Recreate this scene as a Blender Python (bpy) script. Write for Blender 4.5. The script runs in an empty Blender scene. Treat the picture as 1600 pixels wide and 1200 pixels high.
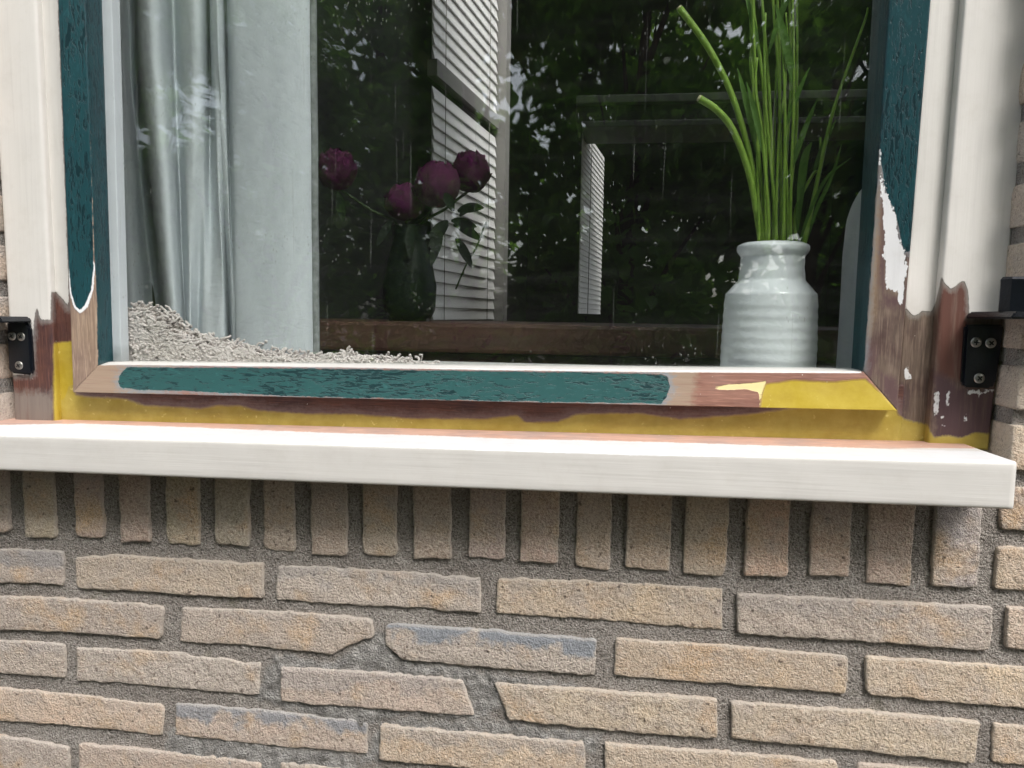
import bpy, bmesh, math, random
import numpy as np
from mathutils import Vector, Matrix, noise as mnoise
random.seed(7)
SC = bpy.context.scene
COL = SC.collection

# ------------------------------------------------------------------ camera
# working units: millimetres, X right, Y into the house (0 = brick face), Z up (0 = top of the first brick course)
CAM = np.array([544.46, -675.9, 251.83]); YAW, PITCH, ROLL, FPX = 0.13073, 0.09360, 0.01565, 1150.0
def cam_axes():
    cy, sy, cp, sp, cr, sr = math.cos(YAW), math.sin(YAW), math.cos(PITCH), math.sin(PITCH), math.cos(ROLL), math.sin(ROLL)
    f = np.array([-sy*cp, cy*cp, -sp]); r = np.array([cy, sy, 0.0]); u = np.cross(r, f)
    return cr*r+sr*u, -sr*r+cr*u, f
CR, CU, CF = cam_axes()
def proj(P):                                   # mm points (n,3) -> measured position on the photograph (1600x1200)
    d = np.asarray(P, float)-CAM; z = d@CF; z = np.where(np.abs(z) < 1e-3, 1e-3, z)
    return np.stack([800+FPX*(d@CR)/z, 600-FPX*(d@CU)/z], -1)
def un(px, py, Y):                             # where the sight line of a photo point meets the vertical plane Y (mm)
    d = CF+CR*(px-800)/FPX-CU*(py-600)/FPX
    return CAM+d*(Y-CAM[1])/d[1]
def W(p): return ((p[0]-544.0)/1000.0, p[1]/1000.0, (p[2]+850.0)/1000.0)
def Wn(P):
    P = np.asarray(P, float); return np.stack([(P[:, 0]-544)/1000, P[:, 1]/1000, (P[:, 2]+850)/1000], -1)

cd = bpy.data.cameras.new('camera'); cam = bpy.data.objects.new('camera', cd); COL.objects.link(cam)
cd.sensor_width = 36; cd.sensor_fit = 'HORIZONTAL'; cd.lens = 36*FPX/1600; cd.clip_start = 0.01; cd.clip_end = 600
m = Matrix.Identity(4)
for i in range(3):
    m[i][0] = CR[i]; m[i][1] = CU[i]; m[i][2] = -CF[i]
m.translation = Vector(W(CAM)); cam.matrix_world = m
SC.camera = cam

# ------------------------------------------------------------------ sky, sun, exposure
SUN_EL, SUN_AZ = math.radians(51), math.radians(146)      # azimuth clockwise from +Y: behind the camera, to the right
w = bpy.data.worlds.new('World'); SC.world = w; w.use_nodes = True
nt = w.node_tree; bg = nt.nodes['Background']
sky = nt.nodes.new('ShaderNodeTexSky'); sky.sky_type = 'NISHITA'; sky.sun_disc = False
sky.sun_elevation = SUN_EL; sky.sun_rotation = SUN_AZ; sky.dust_density = 4.0; sky.air_density = 1.0; sky.ozone_density = 1.0
hs = nt.nodes.new('ShaderNodeHueSaturation'); hs.inputs['Saturation'].default_value = 0.40   # overcast: greyer than a clear sky
nt.links.new(sky.outputs[0], hs.inputs['Color']); nt.links.new(hs.outputs[0], bg.inputs['Color'])
bg.inputs['Strength'].default_value = 0.15
sl = bpy.data.lights.new('sun', 'SUN'); sun = bpy.data.objects.new('sun', sl); COL.objects.link(sun)
sl.energy = 1.1; sl.angle = math.radians(20); sl.color = (1.0, 0.965, 0.93)
sd = Vector((math.sin(SUN_AZ)*math.cos(SUN_EL), math.cos(SUN_AZ)*math.cos(SUN_EL), math.sin(SUN_EL)))
sun.rotation_euler = sd.to_track_quat('Z', 'Y').to_euler(); sun.location = (2, -3, 6)
vs = SC.view_settings; vs.view_transform = 'Standard'; vs.look = 'None'; vs.gamma = 1; vs.exposure = 0.86; vs.use_curve_mapping = False
SC.cycles.use_denoising = True; SC.cycles.use_adaptive_sampling = True; SC.cycles.adaptive_threshold = 0.03; SC.cycles.max_bounces = 6; SC.cycles.diffuse_bounces = 3; SC.cycles.glossy_bounces = 3; SC.cycles.transparent_max_bounces = 16
SC.cycles.caustics_reflective = False; SC.cycles.caustics_refractive = False

# ------------------------------------------------------------------ node helpers
class NT:
    def __init__(s, name):
        s.m = bpy.data.materials.new(name); s.m.use_nodes = True; s.t = s.m.node_tree
        s.t.nodes.clear(); s.out = s.n('ShaderNodeOutputMaterial')
    def n(s, typ, **kw):
        x = s.t.nodes.new(typ)
        for k, v in kw.items(): setattr(x, k, v)
        return x
    def l(s, a, b): s.t.links.new(a, b)
    def put(s, sock, v):
        if isinstance(v, bpy.types.NodeSocket): s.l(v, sock)
        elif v is not None:
            if isinstance(v, (tuple, list)) and len(v) == 3 and sock.type == 'RGBA': v = (*v, 1)
            sock.default_value = v
    def math(s, op, a, b=0.0, c=None, clamp=False):
        x = s.n('ShaderNodeMath', operation=op, use_clamp=clamp); s.put(x.inputs[0], a); s.put(x.inputs[1], b)
        if c is not None: s.put(x.inputs[2], c)
        return x.outputs[0]
    def mix(s, f, a, b, mode='MIX'):
        x = s.n('ShaderNodeMix', data_type='RGBA', blend_type=mode); s.put(x.inputs[0], f); s.put(x.inputs[6], a); s.put(x.inputs[7], b)
        return x.outputs[2]
    def pos(s, scale=(1, 1, 1)):
        g = s.n('ShaderNodeNewGeometry'); mp = s.n('ShaderNodeMapping'); mp.inputs['Scale'].default_value = scale
        s.l(g.outputs['Position'], mp.inputs[0]); return mp.outputs[0]
    def noise(s, vec, scale, detail=3, rough=.55, dist=0.0):
        x = s.n('ShaderNodeTexNoise'); s.put(x.inputs['Vector'], vec); x.inputs['Scale'].default_value = scale
        x.inputs['Detail'].default_value = detail; x.inputs['Roughness'].default_value = rough; x.inputs['Distortion'].default_value = dist
        return x.outputs['Fac']
    def ramp(s, f, a, b):                    # linear step a..b -> 0..1
        x = s.n('ShaderNodeMapRange', clamp=True); s.put(x.inputs[0], f); x.inputs[1].default_value = a; x.inputs[2].default_value = b
        return x.outputs[0]
    def attr(s, name):
        x = s.n('ShaderNodeAttribute', attribute_name=name); return x.outputs['Fac']
    def bump(s, h, strength, dist, prev=None):
        x = s.n('ShaderNodeBump'); x.inputs['Strength'].default_value = strength; x.inputs['Distance'].default_value = dist
        s.put(x.inputs['Height'], h)
        if prev is not None: s.l(prev, x.inputs['Normal'])
        return x.outputs[0]
    def bsdf(s, col, rough=.5, spec=.5, normal=None, **kw):
        x = s.n('ShaderNodeBsdfPrincipled'); s.put(x.inputs['Base Color'], col); s.put(x.inputs['Roughness'], rough)
        s.put(x.inputs['Specular IOR Level'], spec)
        for k, v in kw.items(): s.put(x.inputs[k], v)
        if normal is not None: s.l(normal, x.inputs['Normal'])
        s.l(x.outputs[0], s.out.inputs[0]); return x

def simple(name, col, rough=.6, spec=.5, var=.12, scale=30, bump=0.0, bscale=300, bdist=.001, stretch=(1, 1, 1), **kw):
    t = NT(name); p = t.pos(stretch); f = t.noise(p, scale, 4)
    c2 = tuple(max(0, c*(1-2*var)) for c in col); c1 = tuple(min(1, c*(1+var)) for c in col)
    c = t.mix(f, c2, c1); nrm = t.bump(t.noise(p, bscale, 4), bump, bdist) if bump else None
    t.bsdf(c, rough, spec, nrm, **kw); return t.m

AX = {'z': (1, 1, .06), 'x': (.06, 1, 1)}
def timber(name, axis, base, layers, rough=.6, spec=.35):
    """bare wood under a stack of coats. layer: (attribute, offset, colour a, colour b, edge raggedness, style)"""
    t = NT(name); p = t.pos(AX[axis]); pr = t.pos()
    g1 = t.noise(p, 420, 4, .6); g2 = t.noise(p, 90, 3, .6, .4); blot = t.noise(pr, 22, 4, .6)
    c = t.mix(t.ramp(g2, .3, .7), base[0], base[1]); c = t.mix(t.ramp(blot, .45, .68), c, base[2])
    c = t.mix(t.math('MULTIPLY', t.ramp(g1, .52, .72), .55), c, tuple(x*.45 for x in base[0]))
    c = t.mix(t.math('MULTIPLY', t.ramp(t.noise(p, 700, 2, .7), .5, .7), .5), c, tuple(min(1, x*1.5) for x in base[1]))
    c = t.mix(t.ramp(t.noise(pr, 210, 2, .5), .76, .78), c, (.66, .64, .58))       # dried paint specks
    h = t.math('MULTIPLY', g1, .6); ro = rough; thick = None
    n_edge = t.math('ADD', t.math('MULTIPLY', t.noise(pr, 300, 3, .65), .45), t.math('MULTIPLY', t.noise(t.pos((1, 1, .2) if axis == 'z' else (.2, 1, 1)), 330, 3, .65), .55)); n_big = t.noise(pr, 70, 3)
    for (att, off, ca, cb, rag, style) in layers:
        a = t.attr(att)
        sf = {'stain': 7.0, 'epoxy': 2.2}.get(style, .6)
        e = t.math('ADD', a, t.math('MULTIPLY', t.math('SUBTRACT', n_edge, .5), rag*5+(14 if style == 'stain' else 0)))
        e = t.math('ADD', e, t.math('MULTIPLY', t.math('SUBTRACT', n_big, .5), rag*2.5))
        mask = t.ramp(e, off-sf, off+sf)
        if style == 'stain': mask = t.math('MULTIPLY', mask, t.ramp(t.noise(p, 200, 3, .7), .1, .45))
        if style == 'green':                 # old gloss paint, cracked along the grain
            fl = t.noise(t.pos((1, 1, .16) if axis == 'z' else (.16, 1, 1)), 470, 3, .6, .8)
            dens = t.noise(pr, 9, 2); fl2 = t.noise(t.pos((1, 1, .3) if axis == 'z' else (.3, 1, 1)), 170, 4, .7, 1.2); fl = t.math('ADD', t.math('MULTIPLY', fl, .6), t.math('MULTIPLY', fl2, .4))
            fm = t.ramp(t.math('ADD', fl, t.math('MULTIPLY', t.math('SUBTRACT', dens, .5), .30)), .53, .57)
            lc = t.mix(t.noise(p, 40, 3), ca, cb); lc = t.mix(t.math('MULTIPLY', t.ramp(fl2, .42, .3), .35), lc, tuple(min(1, x*1.9+.01) for x in cb)); lc = t.mix(t.math('MULTIPLY', fm, .72), lc, (.0035, .016, .022))
            hh = t.math('SUBTRACT', 1.4, t.math('MULTIPLY', fm, .35)); lr = .33
        elif style == 'epoxy':
            v = t.noise(pr, 160, 2); lc = t.mix(t.ramp(t.noise(pr, 30, 5, .7), .3, .7), ca, cb)
            lc = t.mix(t.math('MULTIPLY', t.ramp(t.noise(t.pos((.5, 1, 1)), 19, 5, .7), .48, .72), .5), lc, (.30, .19, .04)); lc = t.mix(t.math('MULTIPLY', t.ramp(v, .68, .76), .5), lc, (.80, .70, .28))
            lc = t.mix(t.math('MULTIPLY', t.ramp(t.noise(p, 60, 4, .7), .62, .8), .45), lc, (.20, .12, .03)); hh = t.math('ADD', 1.3, t.math('MULTIPLY', v, .3)); lr = .34
        elif style == 'stain':
            lc = t.mix(t.noise(p, 120, 4), ca, cb); hh = None; lr = rough
        else:                                # brushed paint
            br = t.noise(t.pos((1, 1, .03) if axis == 'z' else (.03, 1, 1)), 330, 3)
            lc = t.mix(t.noise(pr, 14, 3), ca, cb); hh = t.math('ADD', 1.5, t.math('MULTIPLY', br, .4)); lr = .38
            lc = t.mix(t.math('MULTIPLY', t.ramp(t.noise(pr, 48, 5, .7), .5, .72), .16), lc, (.50, .46, .40))      # grime
            lc = t.mix(t.math('MULTIPLY', t.ramp(br, .55, .75), .15), lc, tuple(x*.6 for x in ca))
        c = t.mix(mask, c, lc)
        if hh is not None:
            hx = t.n('ShaderNodeMix', data_type='FLOAT'); t.put(hx.inputs[0], mask); t.put(hx.inputs[2], h); t.put(hx.inputs[3], hh); h = hx.outputs[0]
        rx = t.n('ShaderNodeMix', data_type='FLOAT'); t.put(rx.inputs[0], mask); t.put(rx.inputs[2], ro); t.put(rx.inputs[3], lr); ro = rx.outputs[0]
    t.bsdf(c, ro, spec, t.bump(h, .55, .0009)); return t.m

# ------------------------------------------------------------------ mesh helpers
def tag(o, label=None, cat=None, group=None, kind=None):
    for k, v in (('label', label), ('category', cat), ('group', group), ('kind', kind)):
        if v: o[k] = v
    return o
def empty(name, loc_mm):
    o = bpy.data.objects.new(name, None); o.location = W(loc_mm); o.empty_display_size = .05; COL.objects.link(o); return o
def link(name, me, mat=None, parent=None):
    if mat is not None and not me.materials: me.materials.append(mat)
    o = bpy.data.objects.new(name, me); COL.objects.link(o)
    if parent is not None:
        o.parent = parent; o.matrix_parent_inverse = Matrix.Translation(parent.location).inverted()
    return o
def mesh(name, V, F, mat=None, parent=None, smooth=True, attrs=None):
    V = np.asarray(V, float); me = bpy.data.meshes.new(name); me.from_pydata(Wn(V).tolist(), [], F); me.update()
    if attrs:
        for k, a in attrs.items():
            at = me.attributes.new(k, 'FLOAT', 'POINT'); at.data.foreach_set('value', np.asarray(a, np.float32))
    if smooth: me.polygons.foreach_set('use_smooth', [True]*len(me.polygons))
    return link(name, me, mat, parent)
def bm_mesh(name, bm, mat, parent=None, smooth=False):
    me = bpy.data.meshes.new(name)
    for v in bm.verts: v.co = W(v.co)
    bmesh.ops.recalc_face_normals(bm, faces=bm.faces); bm.to_mesh(me); bm.free()
    if smooth: me.polygons.foreach_set('use_smooth', [True]*len(me.polygons))
    return link(name, me, mat, parent)
def add_box(bm, a, b, bevel=0.0, seg=2):
    vs_ = bmesh.ops.create_cube(bm, size=1)['verts']
    for v in vs_: v.co = Vector([a[i]+(v.co[i]+.5)*(b[i]-a[i]) for i in range(3)])
    if bevel:
        ed = list({e for v in vs_ for e in v.link_edges}); bmesh.ops.bevel(bm, geom=ed, offset=bevel, segments=seg, affect='EDGES', profile=.6)
def box(name, a, b, mat, parent=None, bevel=0.0):
    bm = bmesh.new(); add_box(bm, a, b, bevel); return bm_mesh(name, bm, mat, parent)
def sdf(P2, poly):                               # signed distance to a polygon, inside positive
    poly = np.asarray(poly, float); n = len(poly); d = np.full(len(P2), 1e9); ins = np.zeros(len(P2), bool)
    for i in range(n):
        a, b = poly[i], poly[(i+1) % n]; e = b-a; wv = P2-a
        t = np.clip((wv@e)/max(e@e, 1e-9), 0, 1); q = wv-t[:, None]*e; d = np.minimum(d, (q**2).sum(1))
        c = ((a[1] <= P2[:, 1]) & (b[1] > P2[:, 1])) | ((b[1] <= P2[:, 1]) & (a[1] > P2[:, 1]))
        with np.errstate(divide='ignore', invalid='ignore'):
            xi = a[0]+(P2[:, 1]-a[1])*e[0]/(e[1] if e[1] else 1e-9)
        ins ^= c & (P2[:, 0] < xi)
    d = np.sqrt(d); return np.clip(np.where(ins, d, -d), -40, 40)
def multi(P, polys): 
    p2 = proj(P); return np.max([sdf(p2, q) for q in polys], 0)
def bevel_prof(P, r):                            # round the inner corners of a 3D polyline
    P = [np.asarray(p, float) for p in P]; out = [P[0]]
    for i in range(1, len(P)-1):
        a, b, c = P[i-1], P[i], P[i+1]; la, lc = np.linalg.norm(a-b), np.linalg.norm(c-b)
        k = min(r, .45*la, .45*lc); s, e = b+(a-b)*k/la, b+(c-b)*k/lc
        for t in (0, .25, .5, .75, 1): out.append((1-t)**2*s+2*t*(1-t)*b+t*t*e)
    out.append(P[-1]); return out
def loft(name, A, B, mat, parent, regions=None, r=2.0, step=3.0, wob=0.0):
    """sweep the profile polyline A (one end) to B (other end); regions: attribute -> photo polygons of that coat"""
    A, B = bevel_prof(A, r), bevel_prof(B, r); PA, PB = [A[0]], [B[0]]
    for i in range(1, len(A)):
        n = max(1, int(math.ceil(np.linalg.norm(A[i]-A[i-1])/step)))
        for k in range(1, n+1):
            t = k/n; PA.append(A[i-1]*(1-t)+A[i]*t); PB.append(B[i-1]*(1-t)+B[i]*t)
    PA, PB = np.array(PA), np.array(PB); L = np.linalg.norm(PA[0]-PB[0]); nl = max(1, int(L/step)); k = len(PA)
    V = np.concatenate([PA*(1-j/nl)+PB*(j/nl) for j in range(nl+1)])
    if wob:
        for i in range(len(V)):
            V[i, 1] += wob*mnoise.noise(Vector((V[i]/[28, 28, 28]).tolist()))
    F = [(j*k+i, j*k+i+1, (j+1)*k+i+1, (j+1)*k+i) for j in range(nl) for i in range(k-1)]
    F += [tuple(range(k-1, -1, -1)), tuple(nl*k+i for i in range(k))]
    at = {n: multi(V, q) for n, q in (regions or {}).items()}
    return mesh(name, V, F, mat, parent, True, at)
def vext(p, q, z):                               # continue the line p->q to height z
    p, q = np.asarray(p), np.asarray(q); return p+(q-p)*((z-p[2])/(q[2]-p[2]))
def lathe(name, c, prof, mat, parent=None, n=64):
    V = []; F = []
    for (r_, z) in prof:
        for i in range(n): a = 2*math.pi*i/n; V.append((c[0]+r_*math.cos(a), c[1]+r_*math.sin(a), c[2]+z))
    for j in range(len(prof)-1):
        for i in range(n): F.append((j*n+i, j*n+(i+1) % n, (j+1)*n+(i+1) % n, (j+1)*n+i))
    F.append(tuple(range(n-1, -1, -1)))
    return mesh(name, V, F, mat, parent)
def tube_vf(path, rad, n=6):
    path = [Vector(p) for p in path]; V = []; F = []; k = len(path); up = Vector((.3, .9, .2))
    for i, p in enumerate(path):
        d = (path[min(i+1, k-1)]-path[max(i-1, 0)]).normalized(); s = d.cross(up).normalized(); u = s.cross(d)
        rr = rad[i] if isinstance(rad, (list, tuple)) else rad
        for j in range(n): a = 2*math.pi*j/n; V.append(tuple(p+(s*math.cos(a)+u*math.sin(a))*rr))
    for i in range(k-1):
        for j in range(n): F.append((i*n+j, i*n+(j+1) % n, (i+1)*n+(j+1) % n, (i+1)*n+j))
    F += [tuple(range(n-1, -1, -1)), tuple((k-1)*n+j for j in range(n))]
    return V, F
def tube(name, path, rad, mat, parent=None, n=8):
    V, F = tube_vf(path, rad, n); return mesh(name, V, F, mat, parent)
def catmull(P, n):
    P = [np.asarray(p, float) for p in P]; P = [2*P[0]-P[1]]+P+[2*P[-1]-P[-2]]; out = []
    for i in range(1, len(P)-2):
        for k in range(n):
            t = k/n; a, b, c, d = P[i-1], P[i], P[i+1], P[i+2]
            out.append(.5*(2*b+(c-a)*t+(2*a-5*b+4*c-d)*t*t+(3*b-a-3*c+d)*t**3))
    out.append(P[-2]); return out

# ------------------------------------------------------------------ materials
MAHOG = ((.085, .036, .028), (.16, .070, .052), (.06, .032, .034))
PALE = ((.27, .19, .135), (.36, .27, .20), (.22, .15, .12))
GREYW = ((.12, .085, .065), (.24, .18, .14), (.09, .052, .048))
WH = ((.78, .76, .725), (.72, .70, .665)); PURE = ((.86, .86, .86), (.80, .81, .83))
GRN = ((.022, .078, .076), (.032, .100, .100)); GRNB = ((.009, .046, .058), (.016, .066, .076))
YEL = ((.42, .31, .028), (.52, .40, .07)); YELD = ((.38, .29, .050), (.52, .42, .11)); BLUEG = ((.20, .22, .24), (.27, .27, .27))

def brick_material():
    t = NT('brick'); p = t.pos(); oi = t.n('ShaderNodeObjectInfo')
    f1 = t.noise(p, 16, 4, .6); f2 = t.noise(p, 110, 4, .7); f3 = t.noise(p, 430, 2, .85)
    c = t.mix(t.ramp(f1, .3, .7), oi.outputs['Color'], (.50, .43, .375)); c = t.mix(t.math('MULTIPLY', t.ramp(f1, .52, .68), .75), c, (.70, .47, .27))
    c = t.mix(t.math('MULTIPLY', t.ramp(f2, .5, .75), .35), c, (.46, .40, .33))
    c = t.mix(t.math('MULTIPLY', t.ramp(f3, .54, .63), .52), c, (.18, .13, .10))
    c = t.mix(t.math('MULTIPLY', t.ramp(f3, .46, .37), .62), c, (.70, .62, .52))
    c = t.mix(t.math('MULTIPLY', t.ramp(t.noise(p, 34, 4, .65), .52, .66), .55), c, (.50, .43, .38))       # greyer burn marks
    c = t.mix(t.math('MULTIPLY', t.ramp(t.noise(p, 150, 2, .5), .66, .72), .75), c, (.11, .08, .065))      # pits
    pn = t.math('ADD', t.noise(p, 28, 4, .6), t.math('MULTIPLY', t.math('SUBTRACT', t.attr('vt'), .5), .5))
    pm = t.math('MULTIPLY', t.ramp(pn, .52, .64), t.math('SUBTRACT', 1, oi.outputs['Alpha']))
    c = t.mix(pm, c, (.29, .31, .34)); c = t.mix(t.math('MULTIPLY', t.ramp(t.attr('edge'), 2.2, .4), .45), c, (.48, .44, .39))
    h = t.math('ADD', t.math('MULTIPLY', f3, .6), t.math('MULTIPLY', f2, .8))
    t.bsdf(c, .92, .18, t.bump(h, .9, .0042)); return t.m
def mortar_material():
    t = NT('mortar'); p = t.pos(); f1 = t.noise(p, 12, 4); f2 = t.noise(p, 480, 2, .8); f3 = t.noise(p, 120, 3, .6)
    c = t.mix(t.ramp(f1, .3, .7), (.33, .295, .265), (.47, .43, .39)); c = t.mix(t.math('MULTIPLY', t.ramp(f2, .54, .64), .7), c, (.09, .08, .07))
    c = t.mix(t.math('MULTIPLY', t.ramp(f2, .45, .35), .6), c, (.62, .59, .55))
    c = t.mix(t.ramp(t.math('ADD', t.attr('cement'), t.math('MULTIPLY', t.math('SUBTRACT', f3, .5), 30)), -4, 6), c, t.mix(t.ramp(t.noise(p, 70, 4, .75), .35, .65), (.25, .24, .225), (.52, .50, .475)))
    c = t.mix(t.math('MULTIPLY', t.ramp(t.noise(p, 9, 5, .7), .60, .72), .45), c, (.16, .17, .075))
    t.bsdf(c, .95, .15, t.bump(t.math('ADD', f2, t.math('MULTIPLY', f3, .6)), 1.0, .006)); return t.m
M_BRICK = brick_material(); M_MORTAR = mortar_material()
M_BLACK = simple('black_painted_steel', (.006, .008, .013), .32, .5, .3, 60, .25, 400)
M_SCREW = simple('screw_zinc', (.42, .41, .38), .4, .5, .3, 300, Metallic=.8)
M_VASE = simple('white_glaze', (.84, .88, .92), .16, .5, .03, 12)
M_BOTTLE = simple('satin_white_ceramic', (.72, .74, .76), .45, .4, .03, 12)
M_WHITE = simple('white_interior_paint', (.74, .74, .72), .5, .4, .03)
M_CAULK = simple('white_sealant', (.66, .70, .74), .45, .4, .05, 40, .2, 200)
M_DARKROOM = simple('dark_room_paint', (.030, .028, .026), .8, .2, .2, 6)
M_GREYBEAM = simple('grey_beam_paint', (.10, .10, .10), .7, .3, .1, 8)
M_DARKWOOD = simple('dark_stained_wood', (.085, .040, .028), .5, .35, .3, 60, .3, 200, .001, (.08, 1, 1))

# ================================================================== THE SETTING
gm = simple('soil', (.07, .06, .045), .9, .2, .2, 8, .5, 120, .003)
gnd = box('ground', (-60000, -60000, -1000), (60000, 60000, -850), gm); tag(gnd, kind='structure')
ROOM = dict(x0=-56, x1=3100, y0=85, y1=4600, z0=-650, z1=1750)
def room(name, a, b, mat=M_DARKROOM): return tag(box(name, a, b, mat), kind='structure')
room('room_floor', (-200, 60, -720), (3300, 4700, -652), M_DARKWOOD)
cl_ = bmesh.new()                             # ceiling, with an unseen opening added so daylight falls on the blinds
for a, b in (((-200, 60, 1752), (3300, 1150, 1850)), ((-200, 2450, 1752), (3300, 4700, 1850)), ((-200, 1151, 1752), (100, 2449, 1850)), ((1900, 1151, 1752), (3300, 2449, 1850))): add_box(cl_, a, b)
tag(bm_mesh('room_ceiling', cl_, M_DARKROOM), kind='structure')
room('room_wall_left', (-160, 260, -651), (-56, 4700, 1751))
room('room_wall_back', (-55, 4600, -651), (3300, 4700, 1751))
# right wall of the room, with a wide unseen opening added to let daylight in
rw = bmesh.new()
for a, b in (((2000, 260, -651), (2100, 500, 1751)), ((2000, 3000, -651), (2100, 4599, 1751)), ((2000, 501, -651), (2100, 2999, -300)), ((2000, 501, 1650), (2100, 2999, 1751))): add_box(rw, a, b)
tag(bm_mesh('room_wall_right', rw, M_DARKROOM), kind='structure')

# ------------------------------------------------------------------ brick wall
XL, XR = -97.0, 890.0
wall = tag(empty('brick_wall', (544, 0, -850)), 'sand-brown brick wall with recessed grey mortar below the window sill', 'wall')
SAND = [(.72, .55, .38), (.66, .54, .42), (.75, .58, .40), (.64, .54, .46), (.76, .57, .43), (.70, .54, .44)]
GREYB = [(.55, .46, .40), (.57, .48, .41), (.52, .45, .41)]
ROWL = [(.30, .215, .145), (.32, .22, .145), (.28, .21, .15), (.34, .22, .15)]
def brick(top, bot, col, patch=0.0, mm=False, depth=14, step=3.0, chip=1.0):
    """top/bot: polylines left to right (photo points on the brick face, or mm (x,z) if mm)"""
    def conv(P): return np.array([(p[0], p[1]) if mm else un(p[0], p[1], 0)[[0, 2]] for p in P], float)
    def resample(P, n):
        d = np.r_[0, np.cumsum(np.linalg.norm(np.diff(P, axis=0), axis=1))]; t = n*d[-1]
        return np.stack([np.interp(t, d, P[:, 0]), np.interp(t, d, P[:, 1])], -1)
    T, B = conv(top), conv(bot); L = max(np.linalg.norm(T[-1]-T[0]), 10); H = max(abs(T[:, 1].mean()-B[:, 1].mean()), 10)
    nu, nv = max(6, int(L/step)), max(6, int(H/step)); 
    def grid(n, Ln): 
        a_ = min(.7, Ln*.02)/Ln; b_2 = min(2.0, Ln*.05)/Ln; return np.r_[0, a_, np.linspace(b_2, 1-b_2, n-3), 1-a_, 1]
    us, vs2 = grid(nu, L), grid(nv, H); T, B = resample(T, us), resample(B, us)
    sd_ = random.random()*500; rc = [random.choice((1.5, 2.5, 3.5, 6.5)) for _ in range(4)]; tilt = random.uniform(-.006, .006); off = random.uniform(-1.2, 1.0)
    V = []; VT = []; ED = []
    for j in range(nv+1):
        for i in range(nu+1):
            u, v = us[i], vs2[j]; q = T[i]*(1-v)+B[i]*v
            a, b, c, d = u*L, (1-u)*L, v*H, (1-v)*H
            for (dx, dz, sx, sz, r_) in ((a, c, -1, 1, rc[0]), (b, c, 1, 1, rc[1]), (a, d, -1, -1, rc[2]), (b, d, 1, -1, rc[3])):
                if dx < r_ and dz < r_:
                    s, t2 = (r_-dx)/r_, (r_-dz)/r_; s2, t3 = s*math.sqrt(1-t2*t2/2), t2*math.sqrt(1-s*s/2)
                    q = q+np.array([(s2-s)*r_*sx, (t3-t2)*r_*sz]); break
            e = min(a, b, c, d); k = max(0, 1-e/9)
            n1 = mnoise.noise(Vector((q[0]/16+sd_, q[1]/16, 0))); n2 = mnoise.noise(Vector((q[0]/5+sd_, q[1]/5, 3)))
            q = q+np.array([n1*1.0+n2*.7, mnoise.noise(Vector((q[0]/14, q[1]/14, sd_)))*1.5+mnoise.noise(Vector((q[0]/4.5, q[1]/4.5, sd_)))*.9])*k*chip
            h = 1.1*max(0, 1-e/1.5)**2-.7*mnoise.noise(Vector((q[0]/22, q[1]/12, sd_+7)))-.75*mnoise.noise(Vector((q[0]/5, q[1]/5, sd_+9)))-.35*mnoise.noise(Vector((q[0]/2.6, q[1]/2.6, sd_+9)))
            V.append((q[0], h+off+tilt*(q[0]-T[0][0]), q[1])); VT.append(1-v); ED.append(e)
    K = nu+1; F = [(j*K+i, (j+1)*K+i, (j+1)*K+i+1, j*K+i+1) for j in range(nv) for i in range(nu)]
    rim = [i for i in range(nu+1)]+[j*K+nu for j in range(1, nv+1)]+[nv*K+i for i in range(nu-1, -1, -1)]+[j*K for j in range(nv-1, 0, -1)]
    n0 = len(V)
    for r_ in rim: V.append((V[r_][0], depth, V[r_][2])); VT.append(VT[r_]); ED.append(3)
    for i in range(len(rim)): a, b = i, (i+1) % len(rim); F.append((rim[a], rim[b], n0+b, n0+a))
    kk, wm = random.uniform(.86, 1.08), random.uniform(-.035, .03)
    o = mesh('brick', V, F, M_BRICK, wall, True, {'vt': VT, 'edge': ED}); o.color = (col[0]*(kk+wm), col[1]*kk, col[2]*(kk-wm), 1-patch); return o
S, G, RW = (lambda: random.choice(SAND)), (lambda: random.choice(GREYB)), (lambda: random.choice(ROWL))
# standing (rowlock) course under the sill: left, right, bottom-left y, bottom-right y
for (a, b, y0, y1, cc) in ((-40, 17, 831, 834, 0), (37, 89, 839, 842, 0), (117, 164, 840, 842, 0), (188, 236, 847, 848, 0), (258, 313, 850, 853, 0), (335, 391, 851, 854, 0), (410, 462, 860, 863, 0),
        (484, 544, 866, 870, 0), (565, 621, 868, 870, 0), (645, 706, 872, 875, 0), (730, 790, 871, 874, 0), (811, 873, 878, 881, 0), (897, 955, 888, 892, 0), (975, 1047, 888, 892, 1),
        (1066, 1135, 897, 902, 0), (1161, 1232, 898, 902, 1), (1263, 1328, 898, 902, 0), (1352, 1424, 912, 917, 1), (1453, 1528, 915, 918, 2)):
    p0, p1 = un(a+1.2, y0, 0), un(b-1.5, y1, 0); zt = 93+ (a/1600)*5
    col = [(.60, .46, .34), (.66, .45, .34), (.44, .385, .35)][cc]; col = tuple(c*random.uniform(.9, 1.12) for c in col)
    brick([(p0[0]+random.uniform(-1, 1), zt), (p1[0]+random.uniform(-1, 1), zt)], [(p0[0], p0[2]), (p1[0], p1[2])], col, random.choice((0, 0, .25)), True, chip=1.15)
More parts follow.
